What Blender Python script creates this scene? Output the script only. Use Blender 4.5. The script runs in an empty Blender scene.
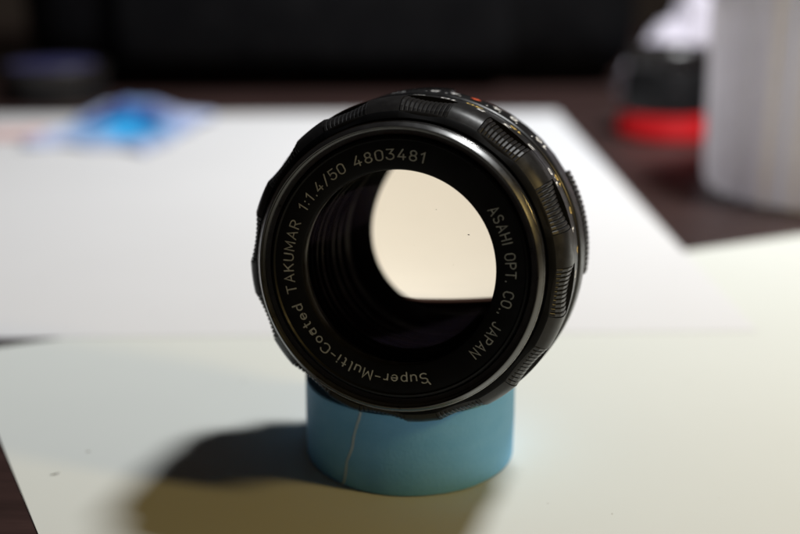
import bpy, bmesh, math, random
from mathutils import Vector, Matrix, noise
random.seed(7)
MM = 0.001
scene = bpy.context.scene
COL = scene.collection

# ------------------------------------------------------------------ camera
F_PX = 1111.0                       # focal length in pixels of the 800 px wide photograph
PITCH = math.radians(17.4)
CAM_H = 105.0                       # mm above the table
cam_data = bpy.data.cameras.new('camera')
cam = bpy.data.objects.new('camera', cam_data)
COL.objects.link(cam)
cam.location = (0, 0, CAM_H * MM)
cam.rotation_euler = (math.pi / 2 - PITCH, 0, 0)
cam_data.sensor_width = 36.0
cam_data.lens = 50.0
cam_data.clip_start = 0.005
cam_data.clip_end = 50
cam_data.dof.use_dof = True
cam_data.dof.focus_distance = 0.196
cam_data.dof.aperture_fstop = 7.0
cam_data.dof.aperture_blades = 8
cam_data.dof.aperture_rotation = 0.3
scene.camera = cam

# ------------------------------------------------------------------ world, lamps, exposure
world = bpy.data.worlds.new('World')
scene.world = world
world.use_nodes = True
bgn = world.node_tree.nodes['Background']
bgn.inputs['Color'].default_value = (1.0, 0.76, 0.60, 1)
bgn.inputs['Strength'].default_value = 0.015

def area_lamp(name, az, el, dist, size, watts, color, aim=(3, 208, 30), look=None, spread=180):
    """az: 0 = straight behind the lens, 90 = to its right, seen from the camera"""
    a, e = math.radians(az), math.radians(el)
    d = Vector((math.sin(a) * math.cos(e), math.cos(a) * math.cos(e), math.sin(e)))
    ld = bpy.data.lights.new(name, 'AREA')
    ld.shape = 'DISK'
    ld.size = size
    ld.energy = watts
    ld.color = color
    ld.spread = math.radians(spread)
    o = bpy.data.objects.new(name, ld)
    COL.objects.link(o)
    o.location = Vector(aim) * MM + d * dist
    if look is not None:
        d = o.location - Vector(look) * MM
    o.rotation_euler = (-d).to_track_quat('-Z', 'Y').to_euler()
    return o

area_lamp('overhead_lamp', 61, 63, 0.72, 0.125, 3.45, (0.97, 0.988, 0.99), look=(0, 650, 0), spread=120)
area_lamp('desk_lamp', 111, 28, 0.50, 0.066, 0.68, (1.0, 0.71, 0.25))

scene.view_settings.view_transform = 'Standard'
scene.view_settings.look = 'None'
scene.view_settings.exposure = 0.0
scene.view_settings.gamma = 1.0
scene.view_settings.use_curve_mapping = False
scene.render.engine = 'CYCLES'
cy = scene.cycles
cy.use_denoising = True
cy.denoiser = 'OPENIMAGEDENOISE'
cy.max_bounces = 14
cy.transmission_bounces = 12
cy.diffuse_bounces = 5
cy.glossy_bounces = 5
cy.caustics_refractive = False
cy.caustics_reflective = False
cy.sample_clamp_indirect = 4.0

# ------------------------------------------------------------------ helpers
def ground(px, py, z=0.0):
    """pixel of the 800x534 photograph -> point (mm) on the plane at height z"""
    dx, dy = (px - 400) / F_PX, -(py - 267) / F_PX
    d = Vector((dx, math.cos(PITCH) + dy * math.sin(PITCH), -math.sin(PITCH) + dy * math.cos(PITCH)))
    t = (CAM_H - z) / -d.z
    return Vector((d.x * t, d.y * t, z))

def line_x(p, q, r, s):
    """crossing of line pq with line rs on the ground"""
    d1, d2 = q - p, s - r
    t = ((r.x - p.x) * d2.y - (r.y - p.y) * d2.x) / (d1.x * d2.y - d1.y * d2.x)
    return p + d1 * t

def mesh_obj(name, verts, faces, mat, parent=None, smooth=True, sharp=None, scale=MM):
    me = bpy.data.meshes.new(name)
    me.from_pydata([tuple(c * scale for c in v) for v in verts], [], faces)
    me.validate()
    bm = bmesh.new(); bm.from_mesh(me)
    bmesh.ops.recalc_face_normals(bm, faces=bm.faces)
    bm.to_mesh(me); bm.free()
    if smooth:
        me.polygons.foreach_set('use_smooth', [True] * len(me.polygons))
        if sharp is not None:
            me.set_sharp_from_angle(angle=math.radians(sharp))
    me.materials.append(mat)
    o = bpy.data.objects.new(name, me)
    COL.objects.link(o)
    if parent is not None:
        o.parent = parent
    return o

def thing(name, label, cat, loc=(0, 0, 0), rot=(0, 0, 0)):
    o = bpy.data.objects.new(name, None)
    COL.objects.link(o)
    o.empty_display_size = 0.01
    o.location = Vector(loc) * MM
    o.rotation_euler = rot
    o['label'] = label
    o['category'] = cat
    return o

def tag(o, label, cat):
    o['label'] = label
    o['category'] = cat
    return o

def lathe_data(profile, n=160, axis='Y', closed=True, rfun=None):
    """profile: list of (r, s). axis Y: x = r sin t, z = r cos t, y = s.  axis Z: upright."""
    verts, faces = [], []
    m = len(profile)
    for i in range(n):
        t = 2 * math.pi * i / n
        for (r, s) in profile:
            rr = rfun(r, s, t) if rfun else r
            if axis == 'Y':
                verts.append((rr * math.sin(t), s, rr * math.cos(t)))
            else:
                verts.append((rr * math.sin(t), rr * math.cos(t), s))
    for i in range(n):
        j = (i + 1) % n
        for k in range(m if closed else m - 1):
            l = (k + 1) % m
            faces.append((i * m + k, j * m + k, j * m + l, i * m + l))
    return verts, faces

def lathe(name, profile, mat, parent=None, n=160, axis='Y', closed=True, rfun=None, sharp=32):
    v, f = lathe_data(profile, n, axis, closed, rfun)
    return mesh_obj(name, v, f, mat, parent, True, sharp)

def rounded_box(name, size, loc, r, mat, parent=None, seg=4, rot=(0, 0, 0), bulge=0.0, sub=10):
    """size, loc in mm; loc is the centre of the base"""
    bm = bmesh.new()
    bmesh.ops.create_cube(bm, size=1.0)
    for v in bm.verts:
        v.co = Vector((v.co.x * size[0], v.co.y * size[1], (v.co.z + 0.5) * size[2]))
    bmesh.ops.bevel(bm, geom=list(bm.edges), offset=r, segments=seg, profile=0.5, affect='EDGES')
    if bulge:
        bmesh.ops.subdivide_edges(bm, edges=[e for e in bm.edges if e.calc_length() > 4 * r], cuts=sub, use_grid_fill=True)
        for v in bm.verts:
            n = noise.noise(v.co * 0.018)
            q = noise.noise(v.co * 0.05 + Vector((7, 3, 1)))
            w = (1 - (2 * v.co.x / size[0]) ** 2) * (1 - (2 * v.co.z / size[2] - 1) ** 2)
            v.co.y += (bulge * (w + 0.6 * n + 0.25 * q)) * (1 if v.co.y > 0 else -1)
            v.co.z += bulge * 0.5 * n * (v.co.z / size[2])
    R = Matrix.Rotation(rot[2], 4, 'Z') @ Matrix.Rotation(rot[0], 4, 'X')
    for v in bm.verts:
        v.co = (R @ v.co + Vector(loc)) * MM
    me = bpy.data.meshes.new(name)
    bm.to_mesh(me); bm.free()
    me.polygons.foreach_set('use_smooth', [True] * len(me.polygons))
    me.set_sharp_from_angle(angle=math.radians(40))
    me.materials.append(mat)
    o = bpy.data.objects.new(name, me)
    COL.objects.link(o)
    if parent is not None:
        o.parent = parent
    return o

# ------------------------------------------------------------------ materials
def new_mat(name):
    m = bpy.data.materials.new(name)
    m.use_nodes = True
    nt = m.node_tree
    return m, nt, nt.nodes['Principled BSDF']

def add_noise(nt, scale, detail=4.0, rough=0.6, coord='Object', stretch=None):
    tc = nt.nodes.new('ShaderNodeTexCoord')
    out = tc.outputs[coord]
    if stretch:
        mp = nt.nodes.new('ShaderNodeMapping')
        mp.inputs['Scale'].default_value = stretch
        nt.links.new(out, mp.inputs['Vector'])
        out = mp.outputs['Vector']
    n = nt.nodes.new('ShaderNodeTexNoise')
    n.inputs['Scale'].default_value = scale
    n.inputs['Detail'].default_value = detail
    n.inputs['Roughness'].default_value = rough
    nt.links.new(out, n.inputs['Vector'])
    return n.outputs['Fac']

def ramp(nt, fac, stops):
    r = nt.nodes.new('ShaderNodeValToRGB')
    el = r.color_ramp.elements
    while len(el) < len(stops):
        el.new(0.5)
    for e, (p, c) in zip(el, stops):
        e.position = p
        e.color = (*c, 1) if len(c) == 3 else c
    nt.links.new(fac, r.inputs['Fac'])
    return r.outputs['Color']

def bump(nt, bsdf, height, strength, dist):
    b = nt.nodes.new('ShaderNodeBump')
    b.inputs['Strength'].default_value = strength
    b.inputs['Distance'].default_value = dist
    nt.links.new(height, b.inputs['Height'])
    nt.links.new(b.outputs['Normal'], bsdf.inputs['Normal'])

def simple(name, c0, c1, rough, scale=300, spec=0.5, metallic=0.0, bumpv=None, r_var=0.08, coat=0.0):
    m, nt, b = new_mat(name)
    f = add_noise(nt, scale)
    nt.links.new(ramp(nt, f, [(0.35, c0), (0.68, c1)]), b.inputs['Base Color'])
    g = add_noise(nt, scale * 0.4)
    rr = ramp(nt, g, [(0.3, (max(rough - r_var, 0.02),) * 3), (0.7, (rough + r_var,) * 3)])
    nt.links.new(rr, b.inputs['Roughness'])
    b.inputs['Specular IOR Level'].default_value = spec
    b.inputs['Metallic'].default_value = metallic
    b.inputs['Coat Weight'].default_value = coat
    if bumpv:
        h = add_noise(nt, bumpv[0], 6)
        bump(nt, b, h, bumpv[1], bumpv[2])
    return m

# black anodised aluminium, satin, faint dust
def anodised(name, base, dust, rough, spec=0.5):
    m, nt, b = new_mat(name)
    f = add_noise(nt, 900, 6, 0.7)
    dustm = add_noise(nt, 5200, 2, 0.5)
    c = ramp(nt, f, [(0.3, base), (0.75, tuple(x * 1.7 for x in base))])
    d = ramp(nt, dustm, [(0.73, (0, 0, 0)), (0.78, (1, 1, 1))])
    mx = nt.nodes.new('ShaderNodeMix'); mx.data_type = 'RGBA'
    nt.links.new(d, mx.inputs[0]); nt.links.new(c, mx.inputs[6])
    mx.inputs[7].default_value = (*dust, 1)
    nt.links.new(mx.outputs[2], b.inputs['Base Color'])
    g = add_noise(nt, 420, 5)
    nt.links.new(ramp(nt, g, [(0.3, (rough - 0.07,) * 3), (0.7, (rough + 0.08,) * 3)]), b.inputs['Roughness'])
    b.inputs['Specular IOR Level'].default_value = spec
    bump(nt, b, f, 0.05, 0.00005)
    return m

M = {}
M['anodised'] = anodised('black_anodised_metal', (0.006, 0.006, 0.007), (0.04, 0.04, 0.038), 0.34, 0.35)
M['rim_black'] = anodised('glossy_black_rim_metal', (0.006, 0.006, 0.007), (0.015, 0.015, 0.015), 0.33, 1.0)
M['rim_black'].node_tree.nodes['Principled BSDF'].inputs['Coat Weight'].default_value = 0.6
M['rim_black'].node_tree.nodes['Principled BSDF'].inputs['Coat Roughness'].default_value = 0.3
M['rim_black'].node_tree.nodes['Principled BSDF'].inputs['Metallic'].default_value = 0.0
M['front_face'] = anodised('black_front_face_metal', (0.002, 0.002, 0.0025), (0.010, 0.010, 0.010), 0.6, 0.07)
M['matte_black'] = anodised('matte_black_barrel_paint', (0.002, 0.002, 0.002), (0.006, 0.006, 0.006), 0.6, 0.08)
M['name_plate'] = anodised('black_name_ring_paint', (0.003, 0.003, 0.0035), (0.010, 0.010, 0.010), 0.46, 0.2)
M['grip'] = anodised('worn_black_grip_metal', (0.012, 0.0117, 0.0125), (0.06, 0.055, 0.05), 0.34, 0.3)
M['rim_edge'] = simple('rubbed_rim_metal', (0.26, 0.25, 0.24), (0.42, 0.41, 0.39), 0.18, 700, 0.5, 1.0, r_var=0.06)
M['chrome'] = simple('satin_steel', (0.5, 0.5, 0.5), (0.6, 0.6, 0.6), 0.25, 500, 0.5, 1.0)
M['paint_white'] = simple('engraved_white_paint', (0.34, 0.335, 0.29), (0.56, 0.55, 0.48), 0.6, 1500, 0.3)
M['paint_grey'] = simple('engraved_grey_paint', (0.72, 0.72, 0.74), (0.88, 0.88, 0.88), 0.6, 2600, 0.3)
M['paint_yellow'] = simple('engraved_yellow_paint', (0.55, 0.38, 0.10), (0.75, 0.55, 0.20), 0.6, 2600, 0.3)
M['paint_red'] = simple('engraved_orange_red_paint', (0.75, 0.10, 0.04), (0.9, 0.16, 0.06), 0.5, 2600, 0.3)

def glass(name, tint):
    m = bpy.data.materials.new(name)
    m.use_nodes = True
    nt = m.node_tree
    nt.nodes.clear()
    out = nt.nodes.new('ShaderNodeOutputMaterial')
    rf = nt.nodes.new('ShaderNodeBsdfRefraction')
    rf.inputs['Color'].default_value = (*tint, 1)
    rf.inputs['IOR'].default_value = 1.6
    rf.inputs['Roughness'].default_value = 0.0
    gl = nt.nodes.new('ShaderNodeBsdfGlossy')
    gl.inputs['Color'].default_value = (0.75, 0.55, 1.0, 1)
    gl.inputs['Roughness'].default_value = 0.02
    fr = nt.nodes.new('ShaderNodeFresnel')
    fr.inputs['IOR'].default_value = 1.5
    mu = nt.nodes.new('ShaderNodeMath'); mu.operation = 'MULTIPLY'
    mu.inputs[1].default_value = 0.2          # anti-reflection coating
    nt.links.new(fr.outputs['Fac'], mu.inputs[0])
    mx = nt.nodes.new('ShaderNodeMixShader')
    nt.links.new(mu.outputs[0], mx.inputs['Fac'])
    nt.links.new(rf.outputs[0], mx.inputs[1])
    nt.links.new(gl.outputs[0], mx.inputs[2])
    nt.links.new(mx.outputs[0], out.inputs['Surface'])
    return m
M['glass'] = glass('coated_yellowed_glass', (1.0, 0.973, 0.92))

def paper_mat(name, col):
    m, nt, b = new_mat(name)
    f = add_noise(nt, 9, 5, 0.6)
    c = ramp(nt, f, [(0.3, tuple(x * 0.965 for x in col)), (0.7, col)])
    sp = add_noise(nt, 520, 1.5, 0.5)
    msk = ramp(nt, sp, [(0.185, (1, 1, 1)), (0.215, (0, 0, 0))])
    mx = nt.nodes.new('ShaderNodeMix'); mx.data_type = 'RGBA'
    nt.links.new(msk, mx.inputs[0]); nt.links.new(c, mx.inputs[6])
    mx.inputs[7].default_value = (0.25, 0.20, 0.14, 1)
    nt.links.new(mx.outputs[2], b.inputs['Base Color'])
    b.inputs['Roughness'].default_value = 0.62
    b.inputs['Specular IOR Level'].default_value = 0.3
    h = add_noise(nt, 2400, 5, 0.7)
    bump(nt, b, h, 0.12, 0.00012)
    return m
M['paper_cool'] = paper_mat('cool_white_paper', (0.80, 0.797, 0.815))
M['paper_warm'] = paper_mat('ivory_white_paper', (0.785, 0.805, 0.765))

def wood_mat():
    m, nt, b = new_mat('dark_brown_wood')
    f = add_noise(nt, 14, 8, 0.65, stretch=(1.0, 9.0, 1.0))
    c = ramp(nt, f, [(0.3, (0.019, 0.0105, 0.0095)), (0.55, (0.045, 0.024, 0.022)), (0.75, (0.072, 0.040, 0.036))])
    nt.links.new(c, b.inputs['Base Color'])
    b.inputs['Roughness'].default_value = 0.45
    b.inputs['Specular IOR Level'].default_value = 0.35
    bump(nt, b, f, 0.15, 0.0004)
    return m
M['wood'] = wood_mat()

def tape_mat(name, c0, c1):
    m, nt, b = new_mat(name)
    f = add_noise(nt, 260, 6, 0.7)
    g = add_noise(nt, 60, 3, 0.6, stretch=(1, 1, 4))
    mxf = nt.nodes.new('ShaderNodeMath'); mxf.operation = 'ADD'
    nt.links.new(f, mxf.inputs[0]); nt.links.new(g, mxf.inputs[1])
    hv = nt.nodes.new('ShaderNodeMath'); hv.operation = 'MULTIPLY'; hv.inputs[1].default_value = 0.5
    nt.links.new(mxf.outputs[0], hv.inputs[0])
    nt.links.new(ramp(nt, hv.outputs[0], [(0.35, c0), (0.65, c1)]), b.inputs['Base Color'])
    b.inputs['Roughness'].default_value = 0.6
    b.inputs['Specular IOR Level'].default_value = 0.35
    h = add_noise(nt, 1500, 4, 0.7)
    bump(nt, b, h, 0.35, 0.0003)
    return m
M['tape'] = tape_mat('light_blue_crepe_tape', (0.17, 0.49, 0.86), (0.21, 0.54, 0.90))
M['tape_edge'] = tape_mat('pale_torn_tape_edge', (0.50, 0.70, 0.84), (0.66, 0.80, 0.90))
M['core'] = simple('grey_cardboard', (0.28, 0.25, 0.21), (0.36, 0.33, 0.28), 0.8, 400, 0.2)
M['nylon'] = simple('black_nylon', (0.002, 0.002, 0.003), (0.006, 0.006, 0.007), 0.8, 60, 0.1, bumpv=(900, 0.3, 0.0005))
M['black_plastic'] = simple('black_plastic', (0.008, 0.008, 0.009), (0.014, 0.014, 0.015), 0.4, 200, 0.4)
M['blue_black'] = simple('blue_black_sheen', (0.045, 0.045, 0.13), (0.065, 0.065, 0.17), 0.4, 45, 0.4)  # bluish light reflected by the black tin lid, as base colour
M['brown_black'] = simple('brown_black_lacquer', (0.014, 0.012, 0.012), (0.024, 0.02, 0.019), 0.35, 45, 0.5)
M['red'] = simple('red_plastic', (0.50, 0.008, 0.012), (0.60, 0.012, 0.016), 0.5, 200, 0.2)
M['white_plastic'] = simple('white_plastic', (0.74, 0.73, 0.74), (0.82, 0.81, 0.82), 0.45, 120, 0.4)
def pleat_mat():
    m = bpy.data.materials.new('translucent_white_fabric')
    m.use_nodes = True
    nt = m.node_tree
    b = nt.nodes['Principled BSDF']
    f = add_noise(nt, 180, 4)
    c = ramp(nt, f, [(0.3, (0.90, 0.885, 0.91)), (0.7, (0.95, 0.935, 0.96))])
    nt.links.new(c, b.inputs['Base Color'])
    b.inputs['Roughness'].default_value = 0.7
    b.inputs['Specular IOR Level'].default_value = 0.2
    tr = nt.nodes.new('ShaderNodeBsdfTranslucent')
    nt.links.new(c, tr.inputs['Color'])
    mx = nt.nodes.new('ShaderNodeMixShader'); mx.inputs['Fac'].default_value = 0.6
    nt.links.new(b.outputs[0], mx.inputs[1]); nt.links.new(tr.outputs[0], mx.inputs[2])
    nt.links.new(mx.outputs[0], nt.nodes['Material Output'].inputs['Surface'])
    return m
M['pleat'] = pleat_mat()
M['tissue'] = simple('white_tissue', (0.66, 0.63, 0.74), (0.74, 0.71, 0.82), 0.85, 200, 0.2, bumpv=(400, 0.3, 0.0006))
M['pink'] = simple('pale_pink_paper', (0.75, 0.50, 0.48), (0.80, 0.56, 0.54), 0.8, 150, 0.2)
M['lint'] = simple('dark_lint', (0.05, 0.04, 0.03), (0.09, 0.07, 0.05), 0.9, 800, 0.1)

def cloth_mat():
    m, nt, b = new_mat('blue_cloth_lit_front')
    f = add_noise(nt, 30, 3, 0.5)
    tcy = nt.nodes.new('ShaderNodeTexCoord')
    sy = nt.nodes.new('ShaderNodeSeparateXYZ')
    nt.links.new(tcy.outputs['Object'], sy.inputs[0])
    ma = nt.nodes.new('ShaderNodeMath'); ma.operation = 'MULTIPLY_ADD'      # lit front half and shaded far half put into the blue
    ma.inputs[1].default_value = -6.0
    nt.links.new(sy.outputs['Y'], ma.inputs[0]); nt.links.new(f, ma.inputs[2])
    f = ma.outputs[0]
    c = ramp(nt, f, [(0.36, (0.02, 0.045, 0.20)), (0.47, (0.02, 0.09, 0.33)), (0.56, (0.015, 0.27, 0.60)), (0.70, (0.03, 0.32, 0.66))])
    # the blue fades to a pale hem
    tc = nt.nodes.new('ShaderNodeTexCoord')
    ln_ = nt.nodes.new('ShaderNodeVectorMath'); ln_.operation = 'LENGTH'
    nt.links.new(tc.outputs['Object'], ln_.inputs[0])
    k = nt.nodes.new('ShaderNodeMath'); k.operation = 'MULTIPLY'; k.inputs[1].default_value = 20.0
    nt.links.new(ln_.outputs['Value'], k.inputs[0])
    hem = ramp(nt, k.outputs[0], [(0.34, (0, 0, 0)), (0.72, (1, 1, 1))])
    mx = nt.nodes.new('ShaderNodeMix'); mx.data_type = 'RGBA'
    nt.links.new(hem, mx.inputs[0]); nt.links.new(c, mx.inputs[6])
    mx.inputs[7].default_value = (0.42, 0.48, 0.68, 1)
    c = mx.outputs[2]
    nt.links.new(c, b.inputs['Base Color'])
    b.inputs['Roughness'].default_value = 0.85
    b.inputs['Specular IOR Level'].default_value = 0.2
    h = add_noise(nt, 1800, 3)
    bump(nt, b, h, 0.3, 0.0003)
    return m
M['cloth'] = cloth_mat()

# ------------------------------------------------------------------ the table and the two sheets
def slab(name, quad, z0, z1, mat):
    v = [(p.x, p.y, z1) for p in quad] + [(p.x, p.y, z0) for p in quad]
    f = [(0, 1, 2, 3), (7, 6, 5, 4)] + [(i, i + 4, (i + 1) % 4 + 4, (i + 1) % 4) for i in range(4)]
    return mesh_obj(name, v, f, mat, None, False)

table = slab('table_top', [Vector((-900, -250, 0)), Vector((900, -250, 0)), Vector((900, 1150, 0)), Vector((-900, 1150, 0))], -28, 0, M['wood'])
table['kind'] = 'structure'

def sheet(name, corners, z_top, mat, nx=40, ny=40, thick=0.11, curl=None):
    """a sheet of paper with its own slight waviness; corners in order BL, BR, FR, FL"""
    bl, br, fr, fl = corners
    verts, faces = [], []
    for side in (0, 1):
        for j in range(ny + 1):
            for i in range(nx + 1):
                u, w = i / nx, j / ny
                p = (bl * (1 - u) + br * u) * (1 - w) + (fl * (1 - u) + fr * u) * w
                z = z_top + (0.05 * noise.noise(Vector((p.x, p.y, 3.0)) * 0.012))
                if curl:
                    z += curl(p)
                verts.append((p.x, p.y, z - side * thick))
    N = (nx + 1) * (ny + 1)
    for j in range(ny):
        for i in range(nx):
            a = j * (nx + 1) + i
            q = (a, a + 1, a + nx + 2, a + nx + 1)
            faces.append(q)
            faces.append(tuple(N + k for k in reversed(q)))
    edge = [i for i in range(nx + 1)] + [j * (nx + 1) + nx for j in range(1, ny + 1)] + \
           [ny * (nx + 1) + i for i in range(nx - 1, -1, -1)] + [j * (nx + 1) for j in range(ny - 1, 0, -1)]
    for a, b in zip(edge, edge[1:] + edge[:1]):
        faces.append((a, b, b + N, a + N))
    return mesh_obj(name, verts, faces, mat, None, True, 40)

far_a, far_b = ground(0, 116), ground(550, 113)
rt_a, rt_b = ground(550, 106), ground(681, 249)
fr_a, fr_b = ground(75, 339), ground(600, 334)
lf_a = Vector((-360, 300, 0)); lf_b = lf_a + (rt_a - rt_b)
rear = [line_x(far_a, far_b, lf_a, lf_b), line_x(far_a, far_b, rt_a, rt_b), line_x(fr_a, fr_b, rt_a, rt_b), line_x(fr_a, fr_b, lf_a, lf_b)]
tag(sheet('paper_sheet', rear, 0.42, M['paper_cool']), 'large cool white paper sheet with the crumpled blue cloth on its far edge', 'paper')

re_a, re_b = ground(0, 348), ground(800, 235.5)
le_a, le_b = ground(0, 440), ground(38, 534)
c_bl = line_x(re_a, re_b, le_a, le_b)
u = (re_b - re_a).normalized(); w = (le_b - le_a).normalized()
front = [c_bl, c_bl + u * 420, c_bl + u * 420 + w * 297, c_bl + w * 297]
tag(sheet('paper_sheet', front, 0.24, M['paper_warm']), 'ivory white paper sheet under the light blue tape roll', 'paper')

# ------------------------------------------------------------------ stroke lettering (engraver's single line letters)
def arc(cx, cy, rx, ry, a0, a1, n=12):
    return [(cx + rx * math.cos(math.radians(a0 + (a1 - a0) * i / n)), cy + ry * math.sin(math.radians(a0 + (a1 - a0) * i / n))) for i in range(n + 1)]

GLYPHS = {   # width, strokes; cap height 1
    '0': (.56, [arc(.28, .72, .28, .28, 0, 180) + arc(.28, .28, .28, .28, 180, 360) + [(.56, .72)]]),
    '1': (.30, [[(.0, .78), (.22, 1.0), (.22, 0)]]),
    '2': (.56, [arc(.28, .72, .28, .28, 170, -40) + [(.0, 0), (.56, 0)]]),
    '3': (.54, [[(.02, 1), (.50, 1), (.24, .60)] + arc(.24, .30, .30, .30, 90, -165)]),
    '4': (.58, [[(.36, 1), (.0, .27), (.58, .27)], [(.42, .52), (.42, 0)]]),
    '5': (.54, [[(.50, 1), (.07, 1), (.04, .54)] + arc(.24, .32, .30, .32, 125, -160)]),
    '6': (.56, [[(.40, 1), (.06, .46)] + arc(.28, .29, .28, .29, 150, 510)]),
    '8': (.54, [arc(.27, .75, .22, .25, -90, 270), arc(.27, .26, .27, .26, 90, 450)]),
    '9': (.56, [[(.16, 0), (.50, .54)] + arc(.28, .71, .28, .29, -30, 330)]),
    ':': (.10, [[(.05, .14), (.05, .20)], [(.05, .62), (.05, .68)]]),
    '.': (.10, [[(.05, .0), (.05, .06)]]),
    ',': (.10, [[(.07, .06), (.05, -.08)]]),
    '/': (.40, [[(.0, -.05), (.40, 1.05)]]),
    '-': (.36, [[(.0, .46), (.36, .46)]]),
    'A': (.66, [[(.0, 0), (.33, 1), (.66, 0)], [(.12, .33), (.54, .33)]]),
    'C': (.60, [arc(.32, .68, .32, .32, 25, 180) + arc(.32, .32, .32, .32, 180, 335)]),
    'H': (.58, [[(0, 0), (0, 1)], [(.58, 0), (.58, 1)], [(.02, .5), (.56, .5)]]),
    'I': (.08, [[(.04, 0), (.04, 1)]]),
    'J': (.44, [[(.44, 1), (.44, .25)] + arc(.22, .24, .22, .24, 0, -170)]),
    'K': (.58, [[(0, 0), (0, 1)], [(.56, 1), (.02, .42)], [(.20, .60), (.58, 0)]]),
    'M': (.70, [[(0, 0), (.03, 1), (.35, .25), (.67, 1), (.70, 0)]]),
    'N': (.58, [[(0, 0), (0, 1), (.58, 0), (.58, 1)]]),
    'O': (.62, [arc(.31, .68, .31, .32, 0, 180) + arc(.31, .32, .31, .32, 180, 360) + [(.62, .68)]]),
    'P': (.54, [[(0, 0), (0, 1), (.27, 1)] + arc(.27, .74, .27, .26, 90, -90) + [(.02, .48)]]),
    'R': (.56, [[(0, 0), (0, 1), (.27, 1)] + arc(.27, .75, .27, .25, 90, -90) + [(.02, .50)], [(.27, .49), (.56, 0)]]),
    'S': (.56, [arc(.28, .75, .26, .25, 30, 270) + arc(.28, .25, .28, .25, 90, -150)]),
    'T': (.60, [[(0, 1), (.60, 1)], [(.30, .98), (.30, 0)]]),
    'U': (.56, [[(0, 1), (0, .28)] + arc(.28, .28, .28, .28, 180, 360) + [(.56, 1)]]),
    'a': (.46, [arc(.22, .24, .22, .24, 60, 300), [(.42, .62), (.42, .0)], arc(.22, .48, .20, .16, 150, 10)]),
    'd': (.48, [arc(.23, .30, .23, .30, 50, 310), [(.46, 1), (.46, 0)]]),
    'e': (.48, [[(.02, .32), (.47, .32)] + arc(.24, .31, .24, .31, 0, 320)]),
    'i': (.08, [[(.04, 0), (.04, .62)], [(.04, .84), (.04, .90)]]),
    'l': (.16, [[(.04, 1), (.04, .12)] + arc(.13, .12, .09, .12, 180, 270, 4)]),
    'o': (.48, [arc(.24, .31, .24, .31, 0, 360, 20)]),
    'p': (.48, [arc(.25, .31, .23, .31, 130, -130), [(.02, .62), (.02, -.30)]]),
    'r': (.30, [[(.0, 0), (.0, .62)], arc(.20, .40, .19, .22, 170, 60, 6)]),
    't': (.34, [[(.14, .90), (.14, .14)] + arc(.24, .14, .10, .14, 180, 290, 5), [(.0, .62), (.32, .62)]]),
    'u': (.44, [[(0, .62), (0, .22)] + arc(.22, .22, .22, .22, 180, 360) , [(.445, .62), (.445, .0)]]),
    '~': (.9, [arc(.22, .4, .22, .26, 40, 320, 14) + arc(.66, .4, .22, .26, 220, 500, 14)]),   # infinity sign
    ' ': (.34, []),
}

def ribbon(pts, wd, verts, faces, mapper, lift):
    """a flat stroke with round ends, its vertices passed through mapper(u, v, lift)"""
    P = [Vector((x, y)) for x, y in pts]
    Q = [P[0]]
    for p in P[1:]:
        if (p - Q[-1]).length > 1e-4:
            Q.append(p)
    closed = (Q[0] - Q[-1]).length < 1e-3 and len(Q) > 3
    if closed:
        Q = Q[:-1]
    n = len(Q)
    L, R = [], []
    for i in range(n):
        if closed:
            a, b = (Q[i] - Q[i - 1]).normalized(), (Q[(i + 1) % n] - Q[i]).normalized()
        else:
            a = (Q[i] - Q[i - 1]).normalized() if i else (Q[1] - Q[0]).normalized()
            b = (Q[i + 1] - Q[i]).normalized() if i < n - 1 else a
        t = (a + b)
        t = t.normalized() if t.length > 1e-6 else a
        nn = Vector((-t.y, t.x))
        k = 1 / max(0.45, nn.dot(Vector((-a.y, a.x))))
        L.append(Q[i] + nn * wd / 2 * k); R.append(Q[i] - nn * wd / 2 * k)
    base = len(verts)
    for l, r in zip(L, R):
        verts.append(mapper(l.x, l.y, lift)); verts.append(mapper(r.x, r.y, lift))
    for i in range(n if closed else n - 1):
        j = (i + 1) % n
        faces.append((base + 2 * i, base + 2 * j, base + 2 * j + 1, base + 2 * i + 1))
    if not closed:
        for i, sgn in ((0, -1), (n - 1, 1)):
            t = (Q[1] - Q[0]).normalized() if i == 0 else (Q[-1] - Q[-2]).normalized()
            nn = Vector((-t.y, t.x))
            ids = [base + 2 * i]
            for k in range(1, 5):
                a = math.pi * k / 5
                q = Q[i] + nn * (wd / 2 * math.cos(a)) + t * (sgn * wd / 2 * math.sin(a))
                ids.append(len(verts)); verts.append(mapper(q.x, q.y, lift))
            ids.append(base + 2 * i + 1)
            faces.append(tuple(ids))

def text_strokes(text, height, gap=0.33):
    """-> list of (stroke, centre u of its letter), total width; in units of height"""
    x, res, mids = 0.0, [], []
    for ch in text:
        w_, st = GLYPHS[ch]
        for s in st:
            res.append([((x + a) * height, b * height) for a, b in s])
        mids.append((x + w_ / 2) * height)
        x += w_ + gap
    return res, mids

def lettering(name, text, height, stroke, mat, parent, mapper_for, t0, t1=None, extra=None):
    """spread the text so that its first letter sits at angle t0 and its last at t1 (degrees)"""
    st, mids = text_strokes(text, height)
    verts, faces = [], []
    mp = mapper_for(t0, t1, mids)
    for i, s in enumerate(st + (extra or [])):
        ribbon(s, stroke, verts, faces, mp, 0.0012 * (i % 5))
    return mesh_obj(name, verts, faces, mat, parent, False)

# ------------------------------------------------------------------ the lens
TILT = math.radians(PITCH * 180 / math.pi - 9.8)     # its back end hangs lower than its front
YAW = math.radians(13.8)
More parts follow.
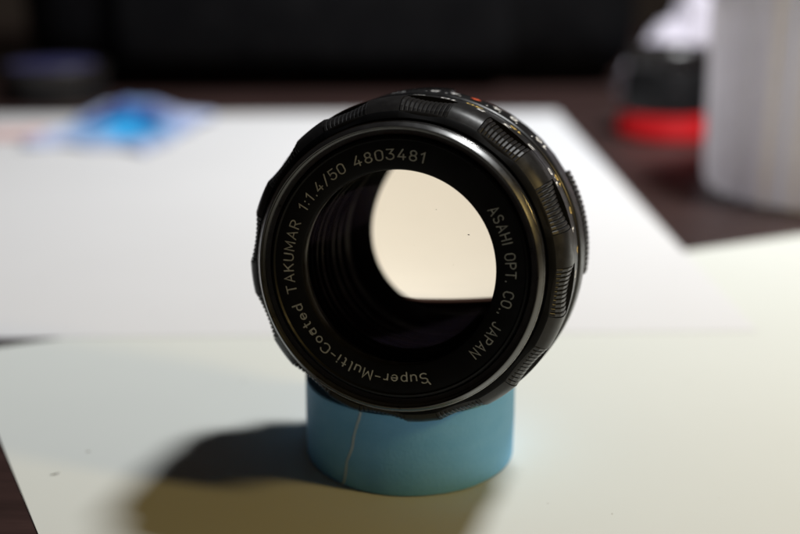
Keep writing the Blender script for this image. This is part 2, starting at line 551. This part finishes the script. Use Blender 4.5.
# front rim centre: on the ray of pixel (395, 270.4), 192.9 mm deep
DEP = 192.9
dxp, dyp = (395.0 - 400) / F_PX * DEP, -(270.4 - 267) / F_PX * DEP
rim_c = Vector((dxp, DEP * math.cos(PITCH) + dyp * math.sin(PITCH), CAM_H - DEP * math.sin(PITCH) + dyp * math.cos(PITCH)))
lens = thing('camera_lens', 'black camera lens with white ring lettering resting on the blue tape roll', 'lens')
lens_rot = Matrix.Rotation(-YAW, 4, 'Z') @ Matrix.Rotation(-TILT, 4, 'X')
lens.matrix_world = Matrix.Translation(rim_c * MM) @ lens_rot

# filter ring: rounded rim, threaded inner wall
fr_prof = [(25.70, 4.4), (25.74, 1.55)]
fr_prof += [(25.70, 1.32), (25.64, 1.16), (25.35, 0.72), (25.02, 0.26), (24.92, 0.14), (24.80, 0.10), (24.70, 0.16), (24.62, 0.5)]
for k in range(3):
    s = 0.55 + 0.26 * k
    fr_prof += [(24.60 - 0.02 * k, s), (24.38 - 0.02 * k, s + 0.13)]
fr_prof += [(24.3, 1.55), (23.5, 1.75), (23.3, 4.4)]
fring = lathe('filter_ring', fr_prof, M['rim_black'], lens, 240)
rim_prof = [(25.66 + 0.12 * math.cos(a), 1.34 + 0.18 * math.sin(a)) for a in [math.radians(x) for x in range(0, 360, 30)]]
lathe('rim_edge', rim_prof, M['rim_edge'], fring, 240, sharp=80)

# name ring with the engraved inscriptions
nring = lathe('name_ring', [(23.35, 1.7), (23.05, 1.15), (22.7, 1.05), (22.45, 1.4), (17.75, 1.6), (17.45, 1.8), (17.3, 2.5), (17.6, 4.6), (23.25, 4.6)], M['name_plate'], lens, 240)

def ring_mapper(r_base):
    def make(t0, t1, mids):
        a, b = mids[0], mids[-1]
        def mp(u_, v_, lift):
            t = math.radians(t0 + (t1 - t0) * (u_ - a) / (b - a))
            r = r_base + v_
            s = 1.40 + (22.45 - r) / (22.45 - 17.75) * 0.2 - 0.02 - lift
            return (r * math.sin(t), s, r * math.cos(t))
        return mp
    return make
LH, LW = 1.74, 0.20
for txt, t0, t1 in (('TAKUMAR', 255.2, 289.5), ('1:1.4/50', 299.3, 328.0), ('4803481', 337.3, 371.3), ('ASAHI OPT. CO., JAPAN', 55.8, 134.0)):
    lettering('lettering', txt, LH, LW, M['paint_white'], nring, ring_mapper(19.15), t0, t1)
tick = [[(0.02, 1.62), (-0.20, 2.15)]]
lettering('lettering', 'Super-Multi-Coated', LH, LW, M['paint_white'], nring, ring_mapper(19.15), 164.0, 245.0, tick)

# glass: two positive groups, and the barrel that carries them
def lens_element(name, R, s_c, thick, r_max, parent):
    """biconvex element, centre at s_c"""
    n_r, n_t = 22, 96
    def sag(r): return R - math.sqrt(R * R - r * r)
    prof = [(r_max * i / n_r, s_c - thick / 2 + sag(r_max * i / n_r)) for i in range(n_r + 1)]
    back = [(r_max * i / n_r, s_c + thick / 2 - sag(r_max * i / n_r)) for i in range(n_r, -1, -1)]
    verts, faces = [], []
    for side in (prof, back[::-1]):
        c = len(verts); verts.append((0, side[0][1], 0))
        for (r, s) in side[1:]:
            for k in range(n_t):
                t = 2 * math.pi * k / n_t
                verts.append((r * math.sin(t), s, r * math.cos(t)))
        for k in range(n_t):
            faces.append((c, c + 1 + k, c + 1 + (k + 1) % n_t))
        for i in range(n_r - 1):
            for k in range(n_t):
                a = c + 1 + i * n_t
                faces.append((a + k, a + n_t + k, a + n_t + (k + 1) % n_t, a + (k + 1) % n_t))
    e1 = 1 + (n_r - 1) * n_t
    e2 = e1 + 1 + n_r * n_t - n_t + n_t
    for k in range(n_t):
        a0, a1 = e1 + k, e1 + (k + 1) % n_t
        b0, b1 = e2 + k, e2 + (k + 1) % n_t
        faces.append((a0, a1, b1, b0))
    return mesh_obj(name, verts, faces, M['glass'], parent, True, 35)

GF1, GS1 = 63.0, 6.2
GF2, GS2 = 59.0, 38.5
lens_element('front_glass', 2 * 0.6 * GF1, GS1, 5.4, 18.1, lens)
lens_element('rear_glass', 2 * 0.6 * GF2, GS2, 4.6, 12.6, lens)
fglass = [o for o in lens.children if o.name.startswith('front_glass')][0]
for px_, pz_, sz_ in ((11.9, 6.4, 0.14), (6.0, 10.5, 0.07), (9.5, 1.0, 0.06), (-14.5, 1.2, 0.2), (2.5, 4.0, 0.05)):
    R_ = 2 * 0.6 * GF1
    s_ = GS1 - 2.7 + R_ - math.sqrt(R_ * R_ - px_ * px_ - pz_ * pz_) - 0.015
    n_d = 7
    dvv = [(px_, s_ - 0.03, pz_)] + [(px_ + sz_ * (1 + 0.5 * math.sin(5 * k)) * math.cos(2 * math.pi * k / n_d) * 1.3, s_, pz_ + sz_ * 0.7 * math.sin(2 * math.pi * k / n_d)) for k in range(n_d)]
    mesh_obj('dust_speck', dvv, [(0, 1 + k, 1 + (k + 1) % n_d) for k in range(n_d)], M['lint'], fglass, False)
STOP_S, STOP_R = 33.5, 10.2
bp = [(17.9, 3.2), (17.9, 10.2), (17.0, 10.6), (17.0, 12.2), (16.2, 12.5), (16.2, 14.6), (15.4, 14.9), (15.4, 17.4), (14.8, 17.7), (14.8, 19.4),
      (14.0, 19.7), (14.0, 22.6), (13.4, 22.9), (13.4, 26.0), (12.6, 26.3), (12.6, 30.4), (11.9, 30.8), (STOP_R, STOP_S), (12.4, STOP_S + 0.6), (12.4, 41.5), (14.4, 41.8), (14.6, 40.0), (18.4, 30.0), (19.3, 3.2)]
barrel = lathe('inner_barrel', bp, M['matte_black'], lens, 200)
for r, s in ((17.35, 10.55), (16.45, 12.45), (15.65, 14.85), (14.3, 19.65), (12.85, 26.25)):
    lathe('retaining_ring', [(r + 0.22 * math.cos(a), s + 0.22 * math.sin(a)) for a in [k * math.pi / 4 for k in range(8)]], M['name_plate'], barrel, 160, sharp=80)

# focus ring: twelve smooth lands and twelve knurled hollows
G0, GN, GHALF = 6.0, 12, 8.9            # first grip angle, number of grips, half width in degrees
def grip_off(t_deg, half=GHALF, n=GN, g0=G0):
    step = 360.0 / n
    d = (t_deg - g0 + step / 2) % step - step / 2
    return d
def focus_r(r, s, t):
    d = abs(grip_off(math.degrees(t)))
    if 5.0 < s < 12.15 and r > 26.9 and d < GHALF + 0.05:
        return r - 1.9
    return r
fp = [(25.6, 4.5), (27.2, 4.7), (27.45, 4.9), (27.6, 5.03), (28.55, 5.7), (29.4, 7.1), (29.8, 8.8), (29.9, 12.1), (29.9, 12.2), (29.95, 12.35), (29.95, 12.6),
      (29.95, 18.6), (29.75, 18.9), (25.0, 18.9), (25.0, 4.5)]
def angular_lathe(name, profile, mat, parent, angles, rfun, sharp=32):
    verts, faces = [], []
    m, n = len(profile), len(angles)
    for t in angles:
        for (r, s) in profile:
            rr = rfun(r, s, t)
            verts.append((rr * math.sin(t), s, rr * math.cos(t)))
    for i in range(n):
        j = (i + 1) % n
        for k in range(m):
            l = (k + 1) % m
            faces.append((i * m + k, j * m + k, j * m + l, i * m + l))
    return mesh_obj(name, verts, faces, mat, parent, True, sharp)
def grip_angles(n, g0, half, fine=6):
    a = []
    for k in range(n):
        c = g0 + k * 360.0 / n
        nx_ = c + 360.0 / n
        a += [c - half - 0.06, c - half - 0.04] + [c - half + 2 * half * i / fine for i in range(fine + 1)] + [c + half + 0.04, c + half + 0.06]
        lo, hi = c + half + 0.06, nx_ - half - 0.06
        a += [lo + (hi - lo) * i / 7 for i in range(1, 7)]
    return [math.radians(x) for x in a]
focus = angular_lathe('focus_ring', fp, M['grip'], lens, grip_angles(GN, G0, GHALF), focus_r)
def plate_r(r, s, t):
    d = abs(grip_off(math.degrees(t)))
    if r > 27 and d < GHALF:
        return r - 0.50 * (1 - (d / GHALF) ** 2)
    return r
angular_lathe('front_plate', [(25.76, 4.0), (26.2, 3.95), (27.1, 4.4), (27.4, 4.72), (27.2, 4.9), (25.76, 4.6)], M['front_face'], focus, grip_angles(GN, G0, GHALF, 10), plate_r)

def grip_pad_mesh(name, half, prof, ridges, depth, mat, dish):
    """a knurled pad: ridges run along the lens axis; prof = [(r, s), ...] of its outer face"""
    per = 8
    nt_ = ridges * per
    verts, faces = [], []
    m = len(prof)
    for i in range(nt_ + 1):
        x = i / nt_
        t = math.radians(-half + 2 * half * x)
        ph = (x * ridges) % 1.0 if i < nt_ else 1.0
        tooth = min(1.0, max(0.0, 3.6 * (1 - abs(2 * ph - 1)) - 0.1))
        hollow = dish * (1 - (2 * x - 1) ** 2)
        for k, (r, s) in enumerate(prof):
            rr = r - hollow - depth * (1 - tooth)
            verts.append((rr * math.sin(t), s, rr * math.cos(t)))
        for (r, s) in (prof[-1], prof[0]):
            rr = r - dish - depth - 1.1
            verts.append((rr * math.sin(t), s, rr * math.cos(t)))
    q = m + 2
    for i in range(nt_):
        for k in range(q):
            l = (k + 1) % q
            faces.append((i * q + k, (i + 1) * q + k, (i + 1) * q + l, i * q + l))
    faces.append(tuple(range(q))); faces.append(tuple(nt_ * q + k for k in range(q)))
    return mesh_obj(name, verts, faces, mat, None, True, 14)
pad0 = grip_pad_mesh('grip_pad', GHALF - 0.02, [(27.55, 4.86), (28.5, 5.6), (29.35, 7.1), (29.75, 8.8), (29.85, 11.6), (29.7, 12.0)], 11, 0.42, M['grip'], 0.72)
def ring_copies(src, parent, n, g0):
    for k in range(n):
        o = src if k == 0 else src.copy()
        if k:
            COL.objects.link(o)
        o.parent = parent
        o.rotation_euler = (0, math.radians(g0 + k * 360.0 / n), 0)
ring_copies(pad0, focus, GN, G0)

# depth-of-field ring, aperture ring, mount
dring = lathe('depth_scale_ring', [(25, 19.1), (30.0, 19.1), (30.3, 19.35), (30.45, 19.8), (30.7, 25.2), (30.5, 25.6), (25, 25.6)], M['anodised'], lens, 240)
AN, A0, AHALF = 4, 77.0, 19.0
def ap_r(r, s, t):
    d = abs(grip_off(math.degrees(t), AHALF, AN, A0))
    if 26.6 < s < 33.4 and r > 29 and d < AHALF + 0.05:
        return r - 1.4
    return r
aring = angular_lathe('aperture_ring', [(25, 25.8), (29.6, 25.8), (30.0, 26.1), (30.05, 26.7), (30.05, 33.3), (29.8, 33.8), (29.0, 34.2), (25, 34.2)], M['anodised'], lens, grip_angles(AN, A0, AHALF), ap_r)
apad = grip_pad_mesh('grip_pad', AHALF - 0.02, [(30.0, 26.75), (30.8, 27.2), (31.0, 28.5), (31.0, 32.2), (30.7, 32.9), (29.9, 33.25)], 20, 0.5, M['anodised'], 0.0)
ring_copies(apad, aring, AN, A0)
lathe('rear_housing', [(24, 34.3), (28.6, 34.3), (28.6, 36.6), (27.8, 37.2), (24, 37.2)], M['anodised'], lens, 160)
mp_ = [(20.0, 37.3), (24.5, 37.3), (24.5, 38.2), (21.0, 38.4)]
for k in range(5):
    mp_ += [(21.0, 38.6 + 0.8 * k), (20.6, 39.0 + 0.8 * k)]
mp_ += [(20.4, 42.6), (14.5, 42.8), (14.4, 41.9), (18.5, 37.3)]
lathe('screw_mount', mp_, M['chrome'], lens, 160)
lathe('body_tube', [(19.4, 4.6), (25.2, 4.6), (25.2, 37.3), (19.4, 37.3)], M['matte_black'], lens, 120)

# numerals and marks on the barrel (read from behind the lens, tops towards its front)
def barrel_mapper(R, s_base, slope=0.0):
    def make(t0, t1, mids):
        mid = (mids[0] + mids[-1]) / 2
        def mp(u_, v_, lift):
            t = math.radians(t0) - (u_ - mid) / R
            s = s_base - v_
            r = R + slope * (s - s_base) + 0.02 + lift
            return (r * math.sin(t), s, r * math.cos(t))
        return mp
    return make
for txt, ang, mat in (('2', 44, 'paint_grey'), ('3', 33, 'paint_grey'), ('5', 22.5, 'paint_grey'), ('10', 11, 'paint_grey'), ('~', 0, 'paint_grey'), ('1.5', 57, 'paint_grey'), ('1', 76, 'paint_grey'), ('.8', 93, 'paint_grey')):
    lettering('numeral', txt, 2.1, 0.42, M[mat], focus, barrel_mapper(29.95, 15.2), ang)
for txt, ang, mat in (('18', 59, 'paint_yellow'), ('15', 36, 'paint_yellow'), ('30', 19, 'paint_yellow'), ('5', 70, 'paint_yellow'), ('4', 84, 'paint_yellow')):
    lettering('numeral', txt, 1.9, 0.38, M[mat], focus, barrel_mapper(29.95, 18.2), ang)
IDX = 17.0
for txt, off in (('4', 8), ('8', 15), ('16', 28), ('4', -8), ('8', -15), ('16', -28)):
    lettering('numeral', txt, 2.3, 0.46, M['paint_grey'], dring, barrel_mapper(30.67, 24.4, 0.046), IDX + off)
def mark(parent, mat, R, ang, s0, s1, wd):
    v, f = [], []
    mp = barrel_mapper(R, s1)(ang, None, [0.0])
    ribbon([(0, 0.0), (0, s1 - s0)], wd, v, f, mp, 0)
    return mesh_obj('scale_line', v, f, mat, parent, False)
for off in (5, -5, 10, -10, 17, -17, 24, -24):
    mark(dring, M['paint_grey'], 30.56, IDX + off, 19.95, 21.4, 0.22)
dv, df = [], []
mpd = barrel_mapper(30.64, 23.2)(IDX, None, [0.0])
for a, b in ((0, 1.9), (1.1, 0), (0, -1.9), (-1.1, 0)):
    dv.append(mpd(a, b, 0.02))
df.append((0, 1, 2, 3))
mesh_obj('index_diamond', dv, df, M['paint_red'], dring, False)
for k, txt in enumerate(('16', '11', '8', '5.6', '4', '2.8', '2', '1.4')):
    lettering('numeral', txt, 1.5, 0.28, M['paint_grey'], aring, barrel_mapper(30.07, 32.0), A0 + 29 + 4.6 * k)

# ------------------------------------------------------------------ the roll of blue tape under the lens
TC = ground(411, 450)
TY = ground(412, 498).y
TR, TH_, TI = 21.3, 16.8, 17.2
roll = thing('tape_roll', 'roll of light blue tape lying flat under the black lens', 'tape roll', (2.1, TY + TR, 0.34))
prof = [(TI, 0.0), (TR - 0.25, 0.0), (TR, 0.2), (TR + 0.05, TH_ * 0.5), (TR, TH_ - 0.2), (TR - 0.25, TH_)]
nlay = 7
for k in range(nlay):                      # fine windings on the upper face
    r = TR - 0.25 - (TR - 0.25 - TI) * (k + 1) / (nlay + 1)
    prof += [(r + 0.06, TH_ - 0.02 + 0.05 * math.sin(k * 2.3)), (r, TH_ - 0.12)]
prof += [(TI, TH_ - 0.05)]
def wob(r, s, t):
    return r + (0.10 * noise.noise(Vector((math.sin(t) * 2, math.cos(t) * 2, s * 0.08))) if r > TR - 1 else 0)
lathe('tape_winding', prof, M['tape'], roll, 192, axis='Z', rfun=wob)
lathe('cardboard_core', [(TI - 1.4, 0.3), (TI, 0.3), (TI, TH_ - 0.5), (TI - 1.4, TH_ - 0.5)], M['core'], roll, 96, axis='Z')
# the loose end: a slightly proud last lap whose torn edge leans
ev, ef = [], []
def seam_t(z):                              # angle of the torn edge at height z (degrees from +y, clockwise)
    return 180 + 37.5 - 12.0 * (z / TH_) + 0.9 * noise.noise(Vector((z * 0.28, 4.0, 1.0)))
nz, na = 30, 40
for j in range(nz + 1):
    z = 0.15 + (TH_ - 0.3) * j / nz
    t_edge = seam_t(z)
    for i in range(na + 1):
        t = math.radians(t_edge + 1.0 - (75.0) * i / na)
        r = TR + 0.05 + 0.16 * (1 - i / na) ** 0.5 + 0.10 * noise.noise(Vector((math.sin(t) * 2, math.cos(t) * 2, z * 0.08)))
        if i == 0:
            r -= 0.10
        ev.append((r * math.sin(t), r * math.cos(t), z))
for j in range(nz):
    for i in range(na):
        a = j * (na + 1) + i
        ef.append((a, a + 1, a + na + 2, a + na + 1))
lap = mesh_obj('tape_end', ev, ef, M['tape'], roll, True, None)
tv, tf = [], []
for j in range(nz + 1):
    z = 0.2 + (TH_ - 0.4) * j / nz
    jag = 0.32 * noise.noise(Vector((z * 1.1, 9.0, 2.0)))
    for d, r in ((1.35 + jag, TR + 0.10), (0.85, TR + 0.32), (-0.35 + 1.6 * jag, TR + 0.27)):
        t = math.radians(seam_t(z) + d)
        r += 0.10 * noise.noise(Vector((math.sin(t) * 2, math.cos(t) * 2, z * 0.08)))
        tv.append((r * math.sin(t), r * math.cos(t), z))
for j in range(nz):
    for i in range(2):
        a = j * 3 + i
        tf.append((a, a + 1, a + 4, a + 3))
mesh_obj('torn_edge', tv, tf, M['tape_edge'], lap, True, None)

# ------------------------------------------------------------------ things out of focus behind
# black bag across the back
bag = thing('camera_bag', 'large black fabric bag standing behind the paper', 'bag', (-45, 800, 0))
rounded_box('bag_body', (400, 170, 210), (0, 0, 0), 34, M['nylon'], bag, 6, bulge=9)
rounded_box('front_pocket', (250, 24, 96), (-10, -90, 14), 11, M['nylon'], bag, 5, bulge=3)
for zz in (150,):
    rounded_box('zipper', (330, 5, 7), (0, -91.5, zz), 2, M['black_plastic'], bag, 2)
hv_, hf_ = [], []
for i in range(25):
    a = math.pi * i / 24
    c = Vector((-70 * math.cos(a), 0, 200 + 42 * math.sin(a)))
    for k in range(8):
        b = 2 * math.pi * k / 8
        hv_.append((c.x + 4 * math.cos(b) * math.cos(a), c.y + 12 * math.sin(b), c.z + 4 * math.cos(b) * math.sin(a)))
for i in range(24):
    for k in range(8):
        hf_.append((i * 8 + k, i * 8 + (k + 1) % 8, (i + 1) * 8 + (k + 1) % 8, (i + 1) * 8 + k))
mesh_obj('handle', hv_, hf_, M['nylon'], bag)

# round dark tin on the left
tinp = ground(56, 99)
tin = thing('round_tin', 'low round black tin with a bluish sheen coloured onto its lid in front of the bag', 'tin', (tinp.x, tinp.y, 0))
lathe('tin_base', [(0.1, 0), (31, 0), (31.6, 0.8), (31.6, 13), (31, 13.4), (0.1, 13.4)], M['black_plastic'], tin, 96, axis='Z')
lid = lathe('lid', [(0.1, 13.6), (32.4, 13.6), (32.6, 14.2), (32.6, 20.4), (31.8, 21.4), (30.4, 21.5), (29.8, 21.0), (0.1, 21.0)], M['brown_black'], tin, 96, axis='Z')
lathe('lid_sheen', [(0.1, 21.05), (26, 21.05), (26, 21.25), (0.1, 21.25)], M['blue_black'], lid, 64, axis='Z')  # disc that paints the bluish reflection onto the lid

# crumpled blue cloth
cp = ground(124, 134)
cv, cf = [], []
n_ = 44
for j in range(n_ + 1):
    for i in range(n_ + 1):
        x, y = i / n_ - 0.5, j / n_ - 0.5
        edge = 1 - max(abs(x), abs(y)) * 2
        px_ = x * 64 * (1 + 0.25 * noise.noise(Vector((y * 3, 1, 5)))) + y * 16
        py_ = y * 86 * (1 + 0.25 * noise.noise(Vector((x * 3, 8, 2)))) - x * 14
        q = Vector((px_, py_, 0)) * 0.03
        rdg = 1 - abs(noise.noise(q + Vector((3.1, 0.4, 0)))) * 2.4
        z = 1.2 + max(0, rdg) * 9.0 * (edge ** 0.45) + 7.5 * math.exp(-((px_ - 2) ** 2 / 700 + (py_ - 26) ** 2 / 420)) + 1.5 * noise.noise(q * 4)
        cv.append((px_, py_, max(0.45, z)))
N_ = len(cv)
cv += [(x, y, z - 0.4) for x, y, z in cv]
for j in range(n_):
    for i in range(n_):
        a = j * (n_ + 1) + i
        cf.append((a, a + 1, a + n_ + 2, a + n_ + 1)); cf.append((N_ + a + n_ + 1, N_ + a + n_ + 2, N_ + a + 1, N_ + a))
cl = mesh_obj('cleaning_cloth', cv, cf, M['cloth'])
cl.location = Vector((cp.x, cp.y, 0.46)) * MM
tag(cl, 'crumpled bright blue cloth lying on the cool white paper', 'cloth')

# pale pink scrap
pp = ground(16, 136)
sv, sf = [], []
for j in range(9):
    for i in range(9):
        x, y = (i - 4) * 4.2, (j - 4) * 3.6
        sv.append((x + y * 0.2, y, 0.5 + 2.2 * abs(noise.noise(Vector((x, y, 0)) * 0.09))))
for j in range(8):
    for i in range(8):
        a = j * 9 + i
        sf.append((a, a + 1, a + 10, a + 9))
pk = mesh_obj('paper_scrap', sv, sf, M['pink'])
pk.location = Vector((pp.x, pp.y, 0.75)) * MM
md = pk.modifiers.new('thickness', 'SOLIDIFY'); md.thickness = 0.0002
tag(pk, 'small pale pink scrap of paper beside the blue cloth', 'paper scrap')

# pleated white shade on the right: thin, translucent, open at the top
can = thing('pleated_shade', 'white pleated shade standing on the brown table', 'shade', (173, 440, 0))
NR = 28
def rib(r, s, t):
    k = 1 + 0.5 * math.sin(3.1 * t) + 0.3 * math.sin(7.7 * t + 1)
    return r + 2.3 * k * math.cos(NR * t + 0.15 * math.sin(5 * t) + 0.006 * s)
hh = [(44.0, 0.6), (45.5, 8), (46.0, 25), (46.8, 45), (47.5, 65), (48.0, 84)]
lathe('pleated_wall', hh + [(r - 0.5, z) for r, z in hh[::-1]], M['pleat'], can, NR * 10, axis='Z', rfun=rib, sharp=60)
for z_, r_ in ((0.8, 44.0), (83.4, 48.0)):
    lathe('hoop', [(r_ + 1.2 * math.cos(a), z_ + 0.8 * math.sin(a)) for a in [k * math.pi / 4 for k in range(8)]], M['white_plastic'], can, 96, axis='Z', sharp=80)

# black jar with a red foot
jp = ground(668, 137)
jar = thing('black_jar', 'small black jar with a red foot behind the white canister', 'jar', (jp.x, jp.y + 8, 0))
lathe('red_foot', [(0.1, 0.0), (25.0, 0.0), (26.0, 1.0), (26.0, 3.5), (25.4, 4.5), (22.6, 12.5), (0.1, 12.5)], M['red'], jar, 96, axis='Z')
lathe('jar_body', [(0.1, 12.6), (21.5, 12.6), (22, 13.2), (22, 31), (20.5, 34), (0.1, 34)], M['black_plastic'], jar, 96, axis='Z')
lathe('cap', [(0.1, 34.1), (20, 34.1), (20.5, 34.8), (20.5, 43), (19.4, 44.2), (0.1, 44.2)], M['brown_black'], jar, 96, axis='Z', rfun=lambda r, s, t: r + (0.35 * math.cos(40 * t) if r > 20.2 else 0))

# crumpled white tissue behind it
tp = ground(690, 70)
bm = bmesh.new()
bmesh.ops.create_icosphere(bm, subdivisions=5, radius=1.0)
for v in bm.verts:
    p = v.co.copy()
    d = 1 + 0.30 * noise.noise(p * 1.6) - 0.20 * abs(noise.noise(p * 3.4 + Vector((4, 1, 2)))) - 0.10 * abs(noise.noise(p * 8.0))
    zz = max(0.0, p.z)
    flare = 1.0 if p.z > 0 else 0.9
    v.co = Vector((p.x * 46 * d * flare * (1 - 0.35 * zz), p.y * 44 * d * flare * (1 - 0.35 * zz), 66 * d * zz ** 1.25))
me = bpy.data.meshes.new('crumpled_tissue')
for v in bm.verts:
    v.co *= MM
bm.to_mesh(me); bm.free()
me.polygons.foreach_set('use_smooth', [True] * len(me.polygons))
me.materials.append(M['tissue'])
ts = bpy.data.objects.new('crumpled_tissue', me); COL.objects.link(ts)
ts.location = Vector((181, 690, 0)) * MM
tag(ts, 'crumpled white tissue standing behind the black jar', 'tissue')

# a curl of lint on the paper
lp = ground(55, 476)
lv, lf = [], []
path = [Vector((x, 0.22 * math.sin(x * 1.5) + 0.05 * x * x, 0.12 + 0.1 * math.sin(x * 2))) for x in [(-0.9 + 1.8 * i / 10) for i in range(11)]]
for i, p in enumerate(path):
    rr = 0.09 * (1 - 0.5 * abs(i / 5 - 1))
    for k in range(6):
        b = 2 * math.pi * k / 6
        lv.append((p.x, p.y + rr * math.cos(b), p.z + rr * math.sin(b)))
for i in range(10):
    for k in range(6):
        lf.append((i * 6 + k, i * 6 + (k + 1) % 6, (i + 1) * 6 + (k + 1) % 6, (i + 1) * 6 + k))
ln = mesh_obj('lint_fibre', lv, lf, M['lint'])
ln.location = Vector((lp.x, lp.y, 0.30)) * MM
tag(ln, 'tiny dark curl of lint lying on the ivory white paper', 'lint')
